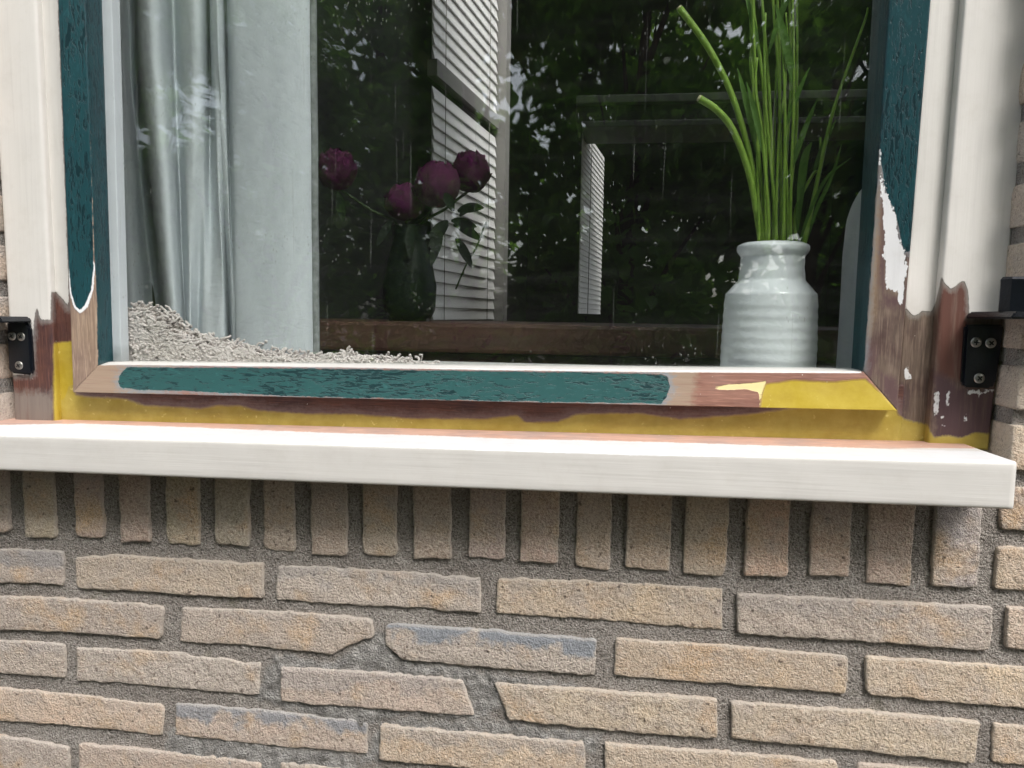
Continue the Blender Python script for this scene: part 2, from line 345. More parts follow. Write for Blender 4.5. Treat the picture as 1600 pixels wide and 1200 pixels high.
# stretcher courses, traced course by course
BR = [
 ([(-205, 853), (0, 858), (99, 862)], [(-205, 902), (0, 912), (60, 912), (98, 916)], 'g', .5),
 ([(116, 872), (180, 868), (300, 875), (411, 882)], [(119, 920), (200, 923), (300, 930), (411, 936)], 's', .1),
 ([(432, 884), (560, 889), (750, 904)], [(430, 939), (600, 948), (752, 958)], 's', .3),
 ([(776, 904), (900, 908), (1129, 921)], [(775, 960), (900, 968), (1129, 986)], 's', .1),
 ([(1152, 928), (1300, 936), (1551, 949)], [(1152, 990), (1300, 999), (1548, 1017)], 'g', .2),
 ([(1573, 949), (1760, 962), (1980, 976)], [(1571, 1013), (1760, 1026), (1980, 1045)], 's', 0),
 ([(-60, 933), (60, 933), (255, 947)], [(-60, 982), (100, 988), (252, 999)], 'g', .1),
 ([(282, 950), (450, 957), (560, 966), (580, 970)], [(281, 1003), (400, 1011), (520, 1023), (545, 1010), (584, 994)], 's', .15),
 ([(603, 974), (760, 985), (931, 1000)], [(602, 1008), (627, 1031), (760, 1043), (930, 1056)], 's', .95),
 ([(961, 998), (1150, 1011), (1326, 1027)], [(959, 1057), (1150, 1071), (1322, 1084)], 's', .1),
 ([(1353, 1027), (1600, 1043), (1770, 1056)], [(1352, 1085), (1600, 1108), (1770, 1122)], 's', .05),
 ([(-200, 988), (0, 1001), (101, 1007)], [(-200, 1038), (0, 1053), (101, 1060)], 'g', .2),
 ([(117, 1013), (270, 1020), (320, 1030), (350, 1030), (380, 1038), (406, 1036)], [(120, 1064), (270, 1076), (403, 1088)], 's', .05),
 ([(438, 1042), (600, 1052), (722, 1063)], [(438, 1096), (600, 1109), (742, 1119)], 's', .3),
 ([(772, 1067), (950, 1080), (1121, 1093)], [(796, 1125), (950, 1141), (1120, 1155)], 's', .1),
 ([(1143, 1097), (1330, 1110), (1532, 1129)], [(1143, 1154), (1330, 1172), (1522, 1192)], 's', .05),
 ([(1552, 1131), (1760, 1147), (1960, 1165)], [(1551, 1193), (1760, 1212), (1960, 1232)], 's', 0),
 ([(-60, 1070), (100, 1085), (255, 1103)], [(-60, 1122), (100, 1134), (252, 1151)], 's', .05),
 ([(273, 1101), (420, 1112), (573, 1130)], [(272, 1151), (420, 1166), (572, 1179)], 's', .8),
 ([(594, 1134), (760, 1147), (914, 1161)], [(592, 1187), (760, 1203), (914, 1215)], 's', .35),
 ([(945, 1163), (1130, 1176), (1310, 1191)], [(945, 1222), (1130, 1240), (1310, 1256)], 's', .05),
 ([(1338, 1193), (1550, 1211), (1740, 1226)], [(1338, 1255), (1550, 1275), (1740, 1292)], 's', 0),
 ([(-190, 1138), (0, 1150), (107, 1168)], [(-190, 1190), (0, 1203), (107, 1217)], 'g', .1),
 ([(122, 1162), (230, 1173), (408, 1192)], [(122, 1213), (230, 1224), (408, 1243)], 's', .1),
 ([(437, 1193), (600, 1207), (742, 1221)], [(437, 1246), (600, 1262), (742, 1275)], 's', .2)]
for T, B, k, pa in BR: brick(T, B, S() if k == 's' else G(), pa)
# courses beside the opening (they turn the corner into the reveal) and the courses just below the picture
for side in (0, 1):
    for i in range(12):
        z = (111 if side else 108)+52.2*(i-1)+(-1.5 if side and i < 1 else 0)
        if side: xs = [(886 if i < 2 else XR)+random.uniform(-1, 1)]; xs.append(xs[0]+222 if i % 2 else xs[0]+111)
        else: xs = [-309-random.uniform(0, 3), -529] if i % 2 else [-198, -420]
        for k_, x in enumerate(xs):
            ln = 209 if not (i % 2 == 0 and k_ == 0) else 99
            if side == 0 and i % 2 == 0 and k_ == 0: ln = 99
            if side == 0 and k_ == 0: x = XL-ln
            colr = (.20, .10, .095) if (side and i == 1) else random.choice(SAND+GREYB)
            brick([(x, z), (x+ln, z)], [(x, z-38), (x+ln, z-38)], colr, random.choice((0, 0, .4)), True, depth=98 if k_ == 0 else 14, step=4)
for i in range(5, 8):
    for k_ in range(-2, 5):
        x = 222*k_+(111 if i % 2 else 0); z = -52.1*i
        brick([(x, z), (x+209, z)], [(x, z-39), (x+209, z-39)], S(), random.choice((0, 0, .3)), True, step=6)
# mortar bed: a rough recessed skin between the bricks
def mortar_sheet(x0, x1, z0, z1, st, attr=True):
    xs = np.arange(x0, x1+.1, st); zs = np.arange(z0, z1+.1, st); V = []
    for z in zs:
        for x in xs:
            n1 = mnoise.noise(Vector((x/20, z/20, 1))); n2 = mnoise.noise(Vector((x/6, z/6, 5))); V.append([x, 3.6+1.2*n1+1.3*n2, z])
    V = np.array(V); cem = multi(V, [[(395, 1090), (430, 1020), (520, 1035), (590, 985), (640, 1030), (800, 1055), (940, 1075), (800, 1095), (740, 1130), (640, 1115), (560, 1140)], [(560, 1195), (600, 1120), (780, 1125), (940, 1150), (930, 1180), (760, 1150)], [(250, 1195), (265, 1140), (560, 1180), (560, 1215)]])
    rough = np.clip(cem/6, 0, 1)
    for i in np.nonzero(rough > 0)[0]: V[i, 1] -= rough[i]*(1.2+3.2*mnoise.noise(Vector((V[i][0]/8, V[i][2]/8, 9)))+1.4*mnoise.noise(Vector((V[i][0]/4, V[i][2]/4, 3))))
    k = len(xs); F = [(j*k+i, j*k+i+1, (j+1)*k+i+1, (j+1)*k+i) for j in range(len(zs)-1) for i in range(k-1)]
    return mesh('mortar', V, F, M_MORTAR, wall, True, {'cement': cem})
mortar_sheet(-330, 1140, -430, 114, 3.0)
for a, b in (((XR+2, 8, 110), (1140, 96, 700)), ((-560, 8, 110), (XL-2, 96, 700))):
    o = box('mortar', a, b, M_MORTAR, wall)
tcore = NT('far_brickwork'); bt = tcore.n('ShaderNodeTexBrick'); bt.inputs['Scale'].default_value = 1; bt.inputs['Brick Width'].default_value = .222; bt.inputs['Row Height'].default_value = .052
bt.inputs['Mortar Size'].default_value = .006; bt.inputs['Color1'].default_value = (.42, .31, .21, 1); bt.inputs['Color2'].default_value = (.33, .26, .2, 1); bt.inputs['Mortar'].default_value = (.2, .18, .16, 1)
mp = tcore.n('ShaderNodeMapping'); mp.inputs['Rotation'].default_value = (math.radians(90), 0, 0); g_ = tcore.n('ShaderNodeNewGeometry'); tcore.l(g_.outputs['Position'], mp.inputs[0]); tcore.l(mp.outputs[0], bt.inputs['Vector'])
tcore.bsdf(bt.outputs['Color'], .9, .2)
for a, b in (((-3600, 3, -850), (-561, 98, 2000)), ((1141, 3, -850), (4200, 98, 2000)), ((-560, 3, -850), (1140, 98, -431)), ((-560, 3, 701), (XL-1, 98, 2000)), ((XR+1, 3, 701), (1140, 98, 2000)), ((XL, 3, 1420), (XR, 98, 2000))):
    box('far_brickwork', a, b, tcore.m, wall)
box('wall_core', (-560, 20, -430), (1140, 98, 92), M_MORTAR, wall)
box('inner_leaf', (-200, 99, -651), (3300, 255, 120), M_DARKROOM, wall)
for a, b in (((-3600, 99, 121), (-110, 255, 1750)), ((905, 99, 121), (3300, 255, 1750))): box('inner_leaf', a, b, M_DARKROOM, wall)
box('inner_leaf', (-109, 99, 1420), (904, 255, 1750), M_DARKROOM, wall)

# ------------------------------------------------------------------ window sill outside
YS, YF, YJ, YI = -56, 40, 32, 40
m_sill = timber('sill_paint', 'x', ((.56, .33, .25), (.64, .42, .33), (.46, .33, .29)), [('white', 0, (.73, .71, .675), (.67, .65, .62), .6, 'paint'), ('skylit', 0, *PURE, 1.0, 'paint')])  # last coat whitens the sill top: brightness from the sky painted in
s_l, s_r = un(0, 736, YS), un(1583, 797, YS); t_l, t_r = un(0, 679, YS), un(1590, 722, YS); b_l, b_r = un(85, 656, YF), un(1553, 694, YF)
def along(p, q, x): return p+(q-p)*((x-p[0])/(q[0]-p[0]))
sx0, sx1 = -190.0, s_r[0]
def sill_prof(x):
    sb, stp, bk = along(s_l, s_r, x), along(t_l, t_r, x), along(b_l, b_r, x)
    return [np.array([x, 30, sb[2]+2]), np.array([x, -30, sb[2]+2]), np.array([x, YS, sb[2]]), np.array([x, YS, stp[2]]), np.array([x, 0, stp[2]*.53+bk[2]*.47]), np.array([x, YF+25, bk[2]+1])]
sill = loft('window_sill', sill_prof(sx0), sill_prof(sx1), m_sill, None, {
    'white': [[(-400, 662), (0, 664), (130, 662), (300, 668), (400, 672), (500, 676), (680, 681), (800, 686), (1000, 690), (1200, 696), (1300, 699), (1400, 701), (1450, 700), (1560, 701), (1700, 700), (1700, 1000), (-400, 1000)]],
    'skylit': [[(-400, 662), (0, 664), (130, 662), (300, 668), (400, 672), (500, 676), (680, 681), (800, 686), (1000, 690), (1200, 696), (1300, 699), (1400, 702), (1450, 703), (1560, 706), (1620, 722), (1500, 722), (1300, 716), (1000, 712), (700, 702), (400, 692), (100, 682), (-400, 676)]]}, r=3.5, step=4, wob=.35)
tag(sill, 'long white painted wooden sill projecting under the window, with a bare pink strip', 'window sill')

# ------------------------------------------------------------------ casement window: frame and sash
win = tag(empty('casement_window', (544, 40, 140)), 'half-stripped casement window with green sash, white jambs and yellow wood filler', 'window')
ZT = 1390.0
# -- bottom rail of the frame
YB_TOP = [(85, 535), (112, 535), (115, 612), (119, 618), (150, 621), (195, 623), (227, 634), (276, 636), (312, 639), (341, 634), (374, 634), (406, 642), (487, 647), (545, 647), (642, 654), (756, 655), (808, 649), (821, 660), (870, 660), (902, 647), (1000, 646), (1062, 655), (1176, 647), (1225, 640), (1300, 630), (1400, 630), (1402, 646), (1415, 656), (1450, 664), (1460, 667)]
FILL = [YB_TOP+[(1462, 720), (60, 720)]]
m_rail = timber('frame_rail', 'x', MAHOG, [('fill', -9, (.16, .11, .11), (.22, .15, .14), 4, 'stain'), ('fill', 0, *YELD, 1.2, 'epoxy')], .5)
x0, x1 = un(84, 640, YF)[0], un(1408, 670, YF)[0]
def rail_prof(x): 
    bz = along(b_l, b_r, x)[2]; return [np.array([x, YF+45, bz-6]), np.array([x, YF, bz-6]), np.array([x, YF, bz+52]), np.array([x, YF+12, bz+56])]
loft('frame_bottom_rail', rail_prof(x0), rail_prof(x1), m_rail, win, {'fill': FILL}, r=1, step=3)
# -- jambs
BIG = 3000
m_jl = timber('jamb_left_coats', 'z', MAHOG, [('grey', 0, (.17, .14, .13), (.26, .22, .19), 4, 'stain'), ('fill', 0, *YEL, 1.2, 'epoxy'), ('white', -2.5, (.30, .30, .29), (.36, .35, .33), 1.2, 'stain'), ('white', 0, *WH, 1.2, 'paint')])
m_jr = timber('jamb_right_coats', 'z', GREYW, [('red', 0, *MAHOG[:2], 3, 'stain'), ('dark', 0, (.075, .045, .05), (.12, .07, .075), 4, 'stain'), ('fill', 0, *YELD, 2.0, 'epoxy'), ('drip', 0, *PURE, 3.5, 'paint'), ('white', -2.0, (.34, .34, .30), (.36, .35, .33), 1.0, 'stain'), ('white', 0, *WH, .8, 'paint')])
def jamb(name, lx, rx, Yf, mat, regions, zb, r=3):
    """lx, rx: two photo points on the left / right arris"""
    a0, a1 = un(*lx[0], Yf), un(*lx[1], Yf); c0, c1 = un(*rx[0], Yf), un(*rx[1], Yf)
    def prof(z):
        a, c = vext(a0, a1, z), vext(c0, c1, z); return [a+[0, 60, 0], a, c, c+[0, 60, 0]]
    for part, za, zc in ((name, zb, 600), (None, 600.0, ZT)):
        if part: loft(name, prof(za), prof(zc), mat, win, regions, r=r, step=2.6, wob=.25)
        else: loft(name, prof(za), prof(zc), mat, win, regions, r=r, step=30)
WLO = [[(-60, -BIG), (90, -BIG), (90, 0), (108, 470), (108, 482), (100, 470), (88, 457), (80, 455), (79, 500), (66, 500), (62, 497), (58, 480), (54, 490), (51, 520), (50, 585), (-60, 590)]]
REG_L = {'white': WLO, 'fill': [[(84, 700), (84, 536), (130, 532), (130, 700)]], 'grey': [[(15, 700), (15, 612), (80, 612), (86, 640), (86, 700)]]}
jamb('jamb_outer', ((0, 290), (16, 560)), ((56, 0), (79, 470)), YJ, m_jl, REG_L, along(b_l, b_r, -60)[2]-4, 4)
jamb('jamb_inner', ((54, 0), (77, 470)), ((100, 0), (118, 470)), YI, m_jl, REG_L, along(b_l, b_r, -40)[2]-4, 2)
WRI = [[(1400, -BIG), (1700, -BIG), (1700, 500), (1515, 497), (1513, 455), (1507, 440), (1500, 441), (1487, 453), (1476, 443), (1471, 432), (1466, 455), (1462, 472), (1455, 487), (1440, 486), (1432, 494), (1425, 492), (1417, 483), (1400, 480)]]
REG_R = {'white': WRI, 'drip': [[(1460, 612), (1468, 610), (1466, 640), (1460, 655)], [(1478, 612), (1484, 612), (1483, 632), (1480, 634)], [(1503, 602), (1511, 610), (1540, 609), (1556, 608), (1556, 612), (1530, 614), (1512, 615)], [(1527, 612), (1531, 612), (1530, 622), (1528, 622)], [(1471, 649), (1476, 649), (1476, 654), (1471, 654)], [(1505, 648), (1511, 646), (1510, 658), (1505, 660)], [(1412, 575), (1418, 572), (1422, 592), (1414, 590)], [(1462, 660), (1480, 664), (1478, 667), (1462, 664)]], 'fill': [[(1380, 630), (1402, 646), (1415, 656), (1450, 664), (1458, 684), (1475, 681), (1500, 684), (1525, 676), (1553, 680), (1570, 720), (1380, 720)]],
         'dark': [[(1458, 580), (1480, 590), (1500, 605), (1560, 605), (1570, 700), (1458, 700)], [(1395, 640), (1400, 600), (1420, 610), (1412, 650)]], 'red': [[(1464, 430), (1520, 430), (1520, 600), (1463, 590)]]}
jamb('jamb_inner', ((1452, 0), (1414, 480)), ((1508, 0), (1471, 440)), YI+2, m_jr, REG_R, along(b_l, b_r, 840)[2]-4, 2)
jamb('jamb_outer', ((1507, 0), (1471, 440)), ((1590, 290), (1576, 420)), YJ, m_jr, REG_R, along(b_l, b_r, 870)[2]-4, 3)
box('frame_head', (XL, 36, ZT-40), (XR, 96, 1419), M_WHITE, win, 2)
# -- sash
sash = empty('sash', (400, 30, 190)); sash.parent = win; sash.matrix_parent_inverse = Matrix.Translation(win.location).inverted()
Y1, Y2, Y3 = 20, 27, 46
def ln(a, b, Y): return un(*a, Y), un(*b, Y)
LO, LI, LG = ln((90, 0), (114, 613), Y1), ln((133, 0), (154, 570), Y2), ln((152, 0), (170, 564), Y3)
RO, RI, RG = ln((1455, 0), (1402, 642), Y1), ln((1390, 0), (1349, 580), Y2), ln((1375, 0), (1341, 579), Y3)
bl, br = (un(114, 613, Y1), un(154, 571, Y2), un(170, 565.5, Y3)), (un(1402, 642, Y1), un(1349, 581, Y2), un(1341, 577.5, Y3))
BK = np.array([0, 14.0, 0])
GL = [[(60, -BIG), (137, -BIG), (137, 0), (146, 390), (146, 420), (142, 452), (134, 475), (126, 485), (118, 479), (111, 455), (104, 385), (80, 0)], [(134, -BIG), (190, -BIG), (190, 700), (155, 700), (151.5, 470), (147, 390), (133.5, 0)]]
m_sl = timber('sash_left_coats', 'z', PALE, [('prime', 0, *PURE, 1.3, 'paint'), ('green', 0, *GRNB, 1.0, 'green')])
PR_L = [[(104, 390), (102, 420), (108, 455), (116, 482), (126, 491), (137, 480), (146, 452), (149, 415), (143, 400)]]
def stile(name, O, I, Gp, cb, mat, regs, step):
    for z0, z1, st in ((None, 600.0, step), (600.0, ZT-45, 40)):
        A = [cb[0]+BK*2, cb[0], cb[1], cb[2], cb[2]+[0, 20, 0]] if z0 is None else None
        def at(z): a, b, c = vext(*O, z), vext(*I, z), vext(*Gp, z); return [a+BK*2, a, b, c, c+[0, 20, 0]]
        loft(name, A or at(z0), at(z1), mat, sash, regs, r=1.6, step=st, wob=.3)
stile('stile', LO, LI, LG, bl, m_sl, {'green': GL, 'prime': PR_L}, 2.6)
GR_ = [[(1350, -BIG), (1500, -BIG), (1455, 0), (1434, 300), (1428, 380), (1422, 392), (1412, 396), (1404, 360), (1397, 330), (1385, 305), (1379, 275), (1374, 240), (1371, 0)], [(1300, -BIG), (1388, -BIG), (1389, 0), (1369, 300), (1349.5, 576), (1330, 600), (1300, 600)]]
PR_R = [[(1375, 235), (1380, 285), (1388, 308), (1397, 330), (1403, 345), (1407, 372), (1414, 396), (1418, 400), (1414, 440), (1412, 472), (1406, 478), (1400, 455), (1392, 452), (1384, 452), (1382, 400), (1381, 320), (1374, 270)]]
m_sr = timber('sash_right_coats', 'z', GREYW, [('ochre', 0, (.36, .25, .15), (.28, .19, .12), 3, 'stain'), ('dark', 0, (.10, .055, .055), (.16, .10, .10), 4, 'stain'), ('green', -4, *BLUEG, 2.0, 'stain'), ('green', 0, *GRNB, 1.6, 'green'), ('prime', 0, *PURE, 5.0, 'paint')])
stile('stile', RO, RI, RG, br, m_sr, {'green': GR_, 'prime': PR_R, 'ochre': [[(1366, 290), (1378, 290), (1376, 400), (1366, 480), (1350, 560), (1345, 560)]],
      'dark': [[(1378, 290), (1384, 300), (1384, 460), (1420, 465), (1418, 480), (1380, 478), (1374, 440)], [(1350, 530), (1362, 530), (1372, 548), (1366, 590), (1350, 590)], [(1370, 580), (1400, 590), (1412, 650), (1395, 640)]]}, 2.6)
m_br = timber('sash_bottom_coats', 'x', ((.19, .085, .06), (.29, .15, .11), (.25, .14, .115)), [('pale', 0, *PALE[:2], 5, 'stain'), ('green', -4, *BLUEG, 8, 'stain'), ('green', 0, *GRN, 1.4, 'green'), ('cream', 0, (.80, .68, .36), (.74, .62, .30), .8, 'paint'), ('fill', 0, *YEL, .8, 'epoxy'), ('rim', 0, *WH, .4, 'paint')])
def bprof(c): return [c[0]+[0, 26, 0], c[0], c[1], c[2], c[2]+[0, 24, 0]]
RIM = [[(140, 560), (160, 560), (190, 560), (1345, 570), (1346, 583), (1100, 582), (800, 578.5), (500, 573.5), (190, 570), (158, 571)]]
loft('bottom_rail', bprof(bl), bprof(br), m_br, sash, {
    'green': [[(198, 574), (400, 575), (700, 579), (900, 582), (1034, 585), (1043, 590), (1046, 605), (1040, 622), (1032, 631), (900, 629), (700, 625), (480, 620), (330, 613), (215, 609), (188, 606), (184, 596), (188, 584)]],
    'pale': [[(110, 560), (290, 560), (230, 640), (100, 640)], [(1025, 570), (1090, 574), (1080, 640), (1020, 640)]],
    'cream': [[(1110, 605), (1140, 601), (1175, 598), (1198, 595), (1192, 611), (1187, 638), (1186, 613), (1165, 608), (1125, 609)]],
    'fill': [[(1187, 645), (1190, 618), (1196, 600), (1240, 594), (1300, 597), (1343, 593), (1352, 592), (1410, 645)]], 'rim': RIM}, r=1.2, step=2.6, wob=.3)
box('top_rail', (LO[0][0], Y1+2, ZT-44), (RO[0][0], Y3+20, ZT+10), M_WHITE, sash, 2)
# -- glass: two real panes with a spacer bar between
def glass_material():
    t = NT('window_glass'); tr = t.n('ShaderNodeBsdfTransparent'); tr.inputs[0].default_value = (.988, .996, .992, 1)
    gl = t.n('ShaderNodeBsdfGlossy'); gl.inputs['Roughness'].default_value = 0.0; gl.inputs['Color'].default_value = (.96, 1, 1, 1)
    ge = t.n('ShaderNodeNewGeometry'); dp = t.n('ShaderNodeVectorMath', operation='DOT_PRODUCT'); t.l(ge.outputs['Normal'], dp.inputs[0]); t.l(ge.outputs['Incoming'], dp.inputs[1])
    k5 = t.math('POWER', t.math('SUBTRACT', 1.0, t.math('ABSOLUTE', dp.outputs['Value']), clamp=True), 5.0)   # Schlick reflectance, the same from either side
    f = t.math('MULTIPLY_ADD', k5, .95, .048, clamp=True); mx = t.n('ShaderNodeMixShader'); t.l(f, mx.inputs[0]); t.l(tr.outputs[0], mx.inputs[1]); t.l(gl.outputs[0], mx.inputs[2])
    t.l(mx.outputs[0], t.out.inputs[0]); return t
tg = glass_material(); M_GLASS = tg.m
def dirty_glass():                           # outer face: rain runs, dried drops and dust
    t = glass_material(); t.m.name = 'rain_streaked_glass'; mx = t.out.inputs[0].links[0].from_node
    p = t.pos(); st = t.noise(t.pos((1, 1, .022)), 260, 2, .5, .12); st = t.ramp(st, .705, .74)
    dr = t.n('ShaderNodeTexVoronoi'); t.l(t.pos((1, 1, .55)), dr.inputs['Vector']); dr.inputs['Scale'].default_value = 190
    d2 = t.math('MULTIPLY', t.ramp(dr.outputs['Distance'], .17, .10), t.ramp(t.noise(p, 14, 3), .56, .64))
    sw = t.math('MULTIPLY', t.ramp(t.noise(t.pos((.12, 1, 1)), 60, 3, .7), .5, .9), .05)
    f = t.math('ADD', t.math('ADD', t.math('MULTIPLY', st, .06), t.math('MULTIPLY', d2, .16)), t.math('ADD', .003, t.math('MULTIPLY', sw, .2)), clamp=True)
    df = t.n('ShaderNodeBsdfDiffuse'); df.inputs[0].default_value = (.62, .64, .62, 1)
    m2 = t.n('ShaderNodeMixShader'); t.l(f, m2.inputs[0]); t.l(mx.outputs[0], m2.inputs[1]); t.l(df.outputs[0], m2.inputs[2]); t.l(m2.outputs[0], t.out.inputs[0]); return t.m
M_DIRTY = dirty_glass()
gx0, gx1, gz0 = un(168, 300, Y3)[0]-2, un(1342, 500, Y3)[0]+22, un(800, 575, Y3)[2]-6
def pane(Ya, Yb, mat):
    V = [(gx0, Y, z) if k else (gx1, Y, z) for Y in (Ya, Yb) for k, z in ((1, gz0), (0, gz0), (0, ZT-40), (1, ZT-40))]
    return mesh('glass_pane', V, [(0, 1, 2, 3), (7, 6, 5, 4), (0, 4, 5, 1), (1, 5, 6, 2), (2, 6, 7, 3), (3, 7, 4, 0)], mat, sash, False)
pane(Y3+2, Y3+6, M_DIRTY); pane(Y3+20, Y3+24, M_GLASS)
g0, g1 = un(157, 0, Y3+7), un(173, 560, Y3+7)
sp = lambda z, dx, Y: vext(g0, g1, z)+[dx, Y-(Y3+7), 0]
loft('spacer_bar', [sp(gz0+2, -4, Y3+19), sp(gz0+2, 0, Y3+7), sp(gz0+2, 12, Y3+7.5), sp(gz0+2, 13, Y3+19)], [sp(ZT-45, -4, Y3+19), sp(ZT-45, 0, Y3+7), sp(ZT-45, 12, Y3+7.5), sp(ZT-45, 13, Y3+19)], M_CAULK, sash, r=1, step=20)

# ------------------------------------------------------------------ black steel brackets on the jambs
def screw(c, parent, r=4.6):
    V = []; F = []; n = 20
    prof = [(r, 0.4), (r, -.5), (r*.8, -1.1), (r*.3, -1.3), (0.01, -1.3)]
    for (rr, y) in prof:
        for i in range(n): a = 2*math.pi*i/n; V.append((c[0]+rr*math.cos(a), c[1]+y, c[2]+rr*math.sin(a)))
    for j in range(len(prof)-1):
        for i in range(n): F.append((j*n+i, j*n+(i+1) % n, (j+1)*n+(i+1) % n, (j+1)*n+i))
    s = mesh('screw', V, F, M_SCREW, parent)
    bm = bmesh.new(); add_box(bm, (c[0]-2.4, c[1]-1.6, c[2]-.6), (c[0]+2.4, c[1]-1.25, c[2]+.6)); add_box(bm, (c[0]-.6, c[1]-1.75, c[2]-2.4), (c[0]+.6, c[1]-1.62, c[2]+2.4))
    bmesh.ops.rotate(bm, cent=c, matrix=Matrix.Rotation(random.random(), 3, 'Y'), verts=bm.verts)
    bm_mesh('cross_slot', bm, M_BLACK, s)
def plate_prism(name, P, Ya, Yb, parent, bev=2.0):
    bm = bmesh.new(); a = [bm.verts.new((p[0], Ya, p[1])) for p in P]; b = [bm.verts.new((p[0], Yb, p[1])) for p in P]; n = len(P)
    bm.faces.new(a); bm.faces.new(b[::-1])
    for i in range(n): bm.faces.new((a[i], b[i], b[(i+1) % n], a[(i+1) % n]))
    bmesh.ops.bevel(bm, geom=list(bm.edges), offset=bev, segments=2, affect='EDGES'); return bm_mesh(name, bm, M_BLACK, parent)
YP = YJ-5
def un2(px, py, Y): q = un(px, py, Y); return (q[0], q[2])
rb = tag(empty('steel_bracket', (870, YP, 200)), 'black steel bracket with upright pin on the right jamb', 'bracket')
plate_prism('plate', [un2(1509, 507, YP), un2(1570, 507, YP), un2(1557, 600, YP), un2(1550, 607, YP), un2(1508, 605, YP), un2(1503, 600, YP)], YJ+1, YP, rb)
a_, b_ = un(1511, 500, YP), un(1572, 500, YP); zt = un(1580, 487, -15)[2]
plate_prism('arm', [(a_[0], zt-6), (a_[0]+3, zt), (a_[0]+90, zt), (a_[0]+90, zt-6)], YJ, -45, rb, 1.5)
pc = un(1588, 470, -20); prof = [(13, 0), (13, un(1588, 433, -20)[2]-zt-2), (11.5, un(1588, 433, -20)[2]-zt)]
lathe('pin', (pc[0], -20, zt), prof+[(0.01, prof[-1][1])], M_BLACK, rb, 8).data.polygons.foreach_set('use_smooth', [False]*33)
for px, py in ((1525, 535), (1548, 536), (1530, 591)): screw(un(px, py, YP), rb)
lb = tag(empty('steel_bracket', (-80, YP, 200)), 'black steel bracket on the left jamb at the photo edge', 'bracket')
plate_prism('plate', [un2(9, 502, YP), un2(40, 502, YP), un2(46, 512, YP), un2(50, 582, YP), un2(46, 586, YP), un2(16, 583, YP), un2(12, 578, YP)], YJ+1, YP, lb)
a_ = un(45, 497, YP); zt = un(20, 495, 0)[2]
plate_prism('arm', [(a_[0]-88, zt-6), (a_[0]-88, zt), (a_[0]-3, zt), (a_[0]+1, zt-6)], YJ, -8, lb, 1.5)
for px, py in ((19, 525), (33, 526), (30, 571)): screw(un(px, py, YP), lb)

# ------------------------------------------------------------------ inside: window board, curtain, throw, pots
board = tag(box('window_board', (-55, Y3+42, 160), (900, 330, 186), M_WHITE, None, 2), 'white inner window board behind the glass', 'window board')
ZB = 186.0
mc = NT('curtain_cloth'); pc_ = mc.pos(); wv = mc.noise(mc.pos((1, 1, .5)), 900, 3, .7); cl = mc.noise(mc.pos((1, 1, .35)), 26, 4, .6)
cl = mc.math('ADD', mc.math('MULTIPLY', cl, .55), mc.math('MULTIPLY', mc.noise(mc.pos((1, 1, .6)), 90, 4, .75), .45)); cl = mc.ramp(cl, .3, .7)
cc = mc.mix(cl, (.57, .62, .66), (.71, .76, .80)); cc = mc.mix(mc.math('MULTIPLY', mc.ramp(wv, .45, .7), .25), cc, (.46, .50, .53))
mc.bsdf(cc, 1.0, .02, mc.bump(mc.math('ADD', wv, cl), .6, .0016))
TOP = [(120, 250), (160, 225), (185, 218), (200, 228), (212, 246), (219, 200), (225, 142), (238, 118), (255, 122), (268, 142), (277, 165), (284, 160), (290, 130), (304, 112), (320, 116), (328, 136), (331, 165), (333, 150), (336, 118), (346, 108), (355, 120), (359, 146), (362, 118), (370, 103), (400, 96), (440, 93), (470, 97), (484, 103), (489, 108)]
BOT = [(140, 250), (175, 228), (205, 222), (225, 240), (245, 265), (256, 210), (259, 150), (264, 124), (273, 117), (282, 130), (286, 146), (289, 126), (293, 122), (298, 140), (303, 148), (309, 128), (325, 116), (342, 114), (351, 128), (355, 160), (357, 150), (359, 124), (362, 112), (365, 120), (367, 106), (400, 97), (440, 93), (470, 96), (484, 103), (489, 108)]
TOP = TOP[:19]+[TOP[19]]+TOP[19:] if len(TOP) < len(BOT) else TOP
ct, cb_ = catmull(TOP, 8), catmull(BOT, 8)
V = []; NZ = 50
for j in range(NZ+1):
    t = j/NZ; z = ZB+2+t*(ZT-ZB-40)
    for i in range(len(ct)):
        tt = min(1.0, (z-ZB)/360.0); tt = tt**.9; px, Y = ct[i]*tt+cb_[i]*(1-tt)
        d = un(px, 300, Y); y2 = d[1]+1.6*mnoise.noise(Vector((d[0]/30, z/90, 2))); V.append((d[0], y2, z))
K = len(ct); F = [(j*K+i, j*K+i+1, (j+1)*K+i+1, (j+1)*K+i) for j in range(NZ) for i in range(K-1)]
cur = mesh('curtain', V, F, mc.m); sm = cur.modifiers.new('thickness', 'SOLIDIFY'); sm.thickness = .0012
tag(cur, 'pale blue-grey cloth curtain hanging in folds at the left of the pane', 'curtain')
e0 = un(489, 300, 108); tube('hem', [(e0[0]+2, 108+mnoise.noise(Vector((0, z/80, 0))), z) for z in np.linspace(ZB+2, ZT-50, 60)], 4.0, simple('curtain_hem', (.30, .32, .32), .9, .1, .35, 140, .5, 500), cur, 8)

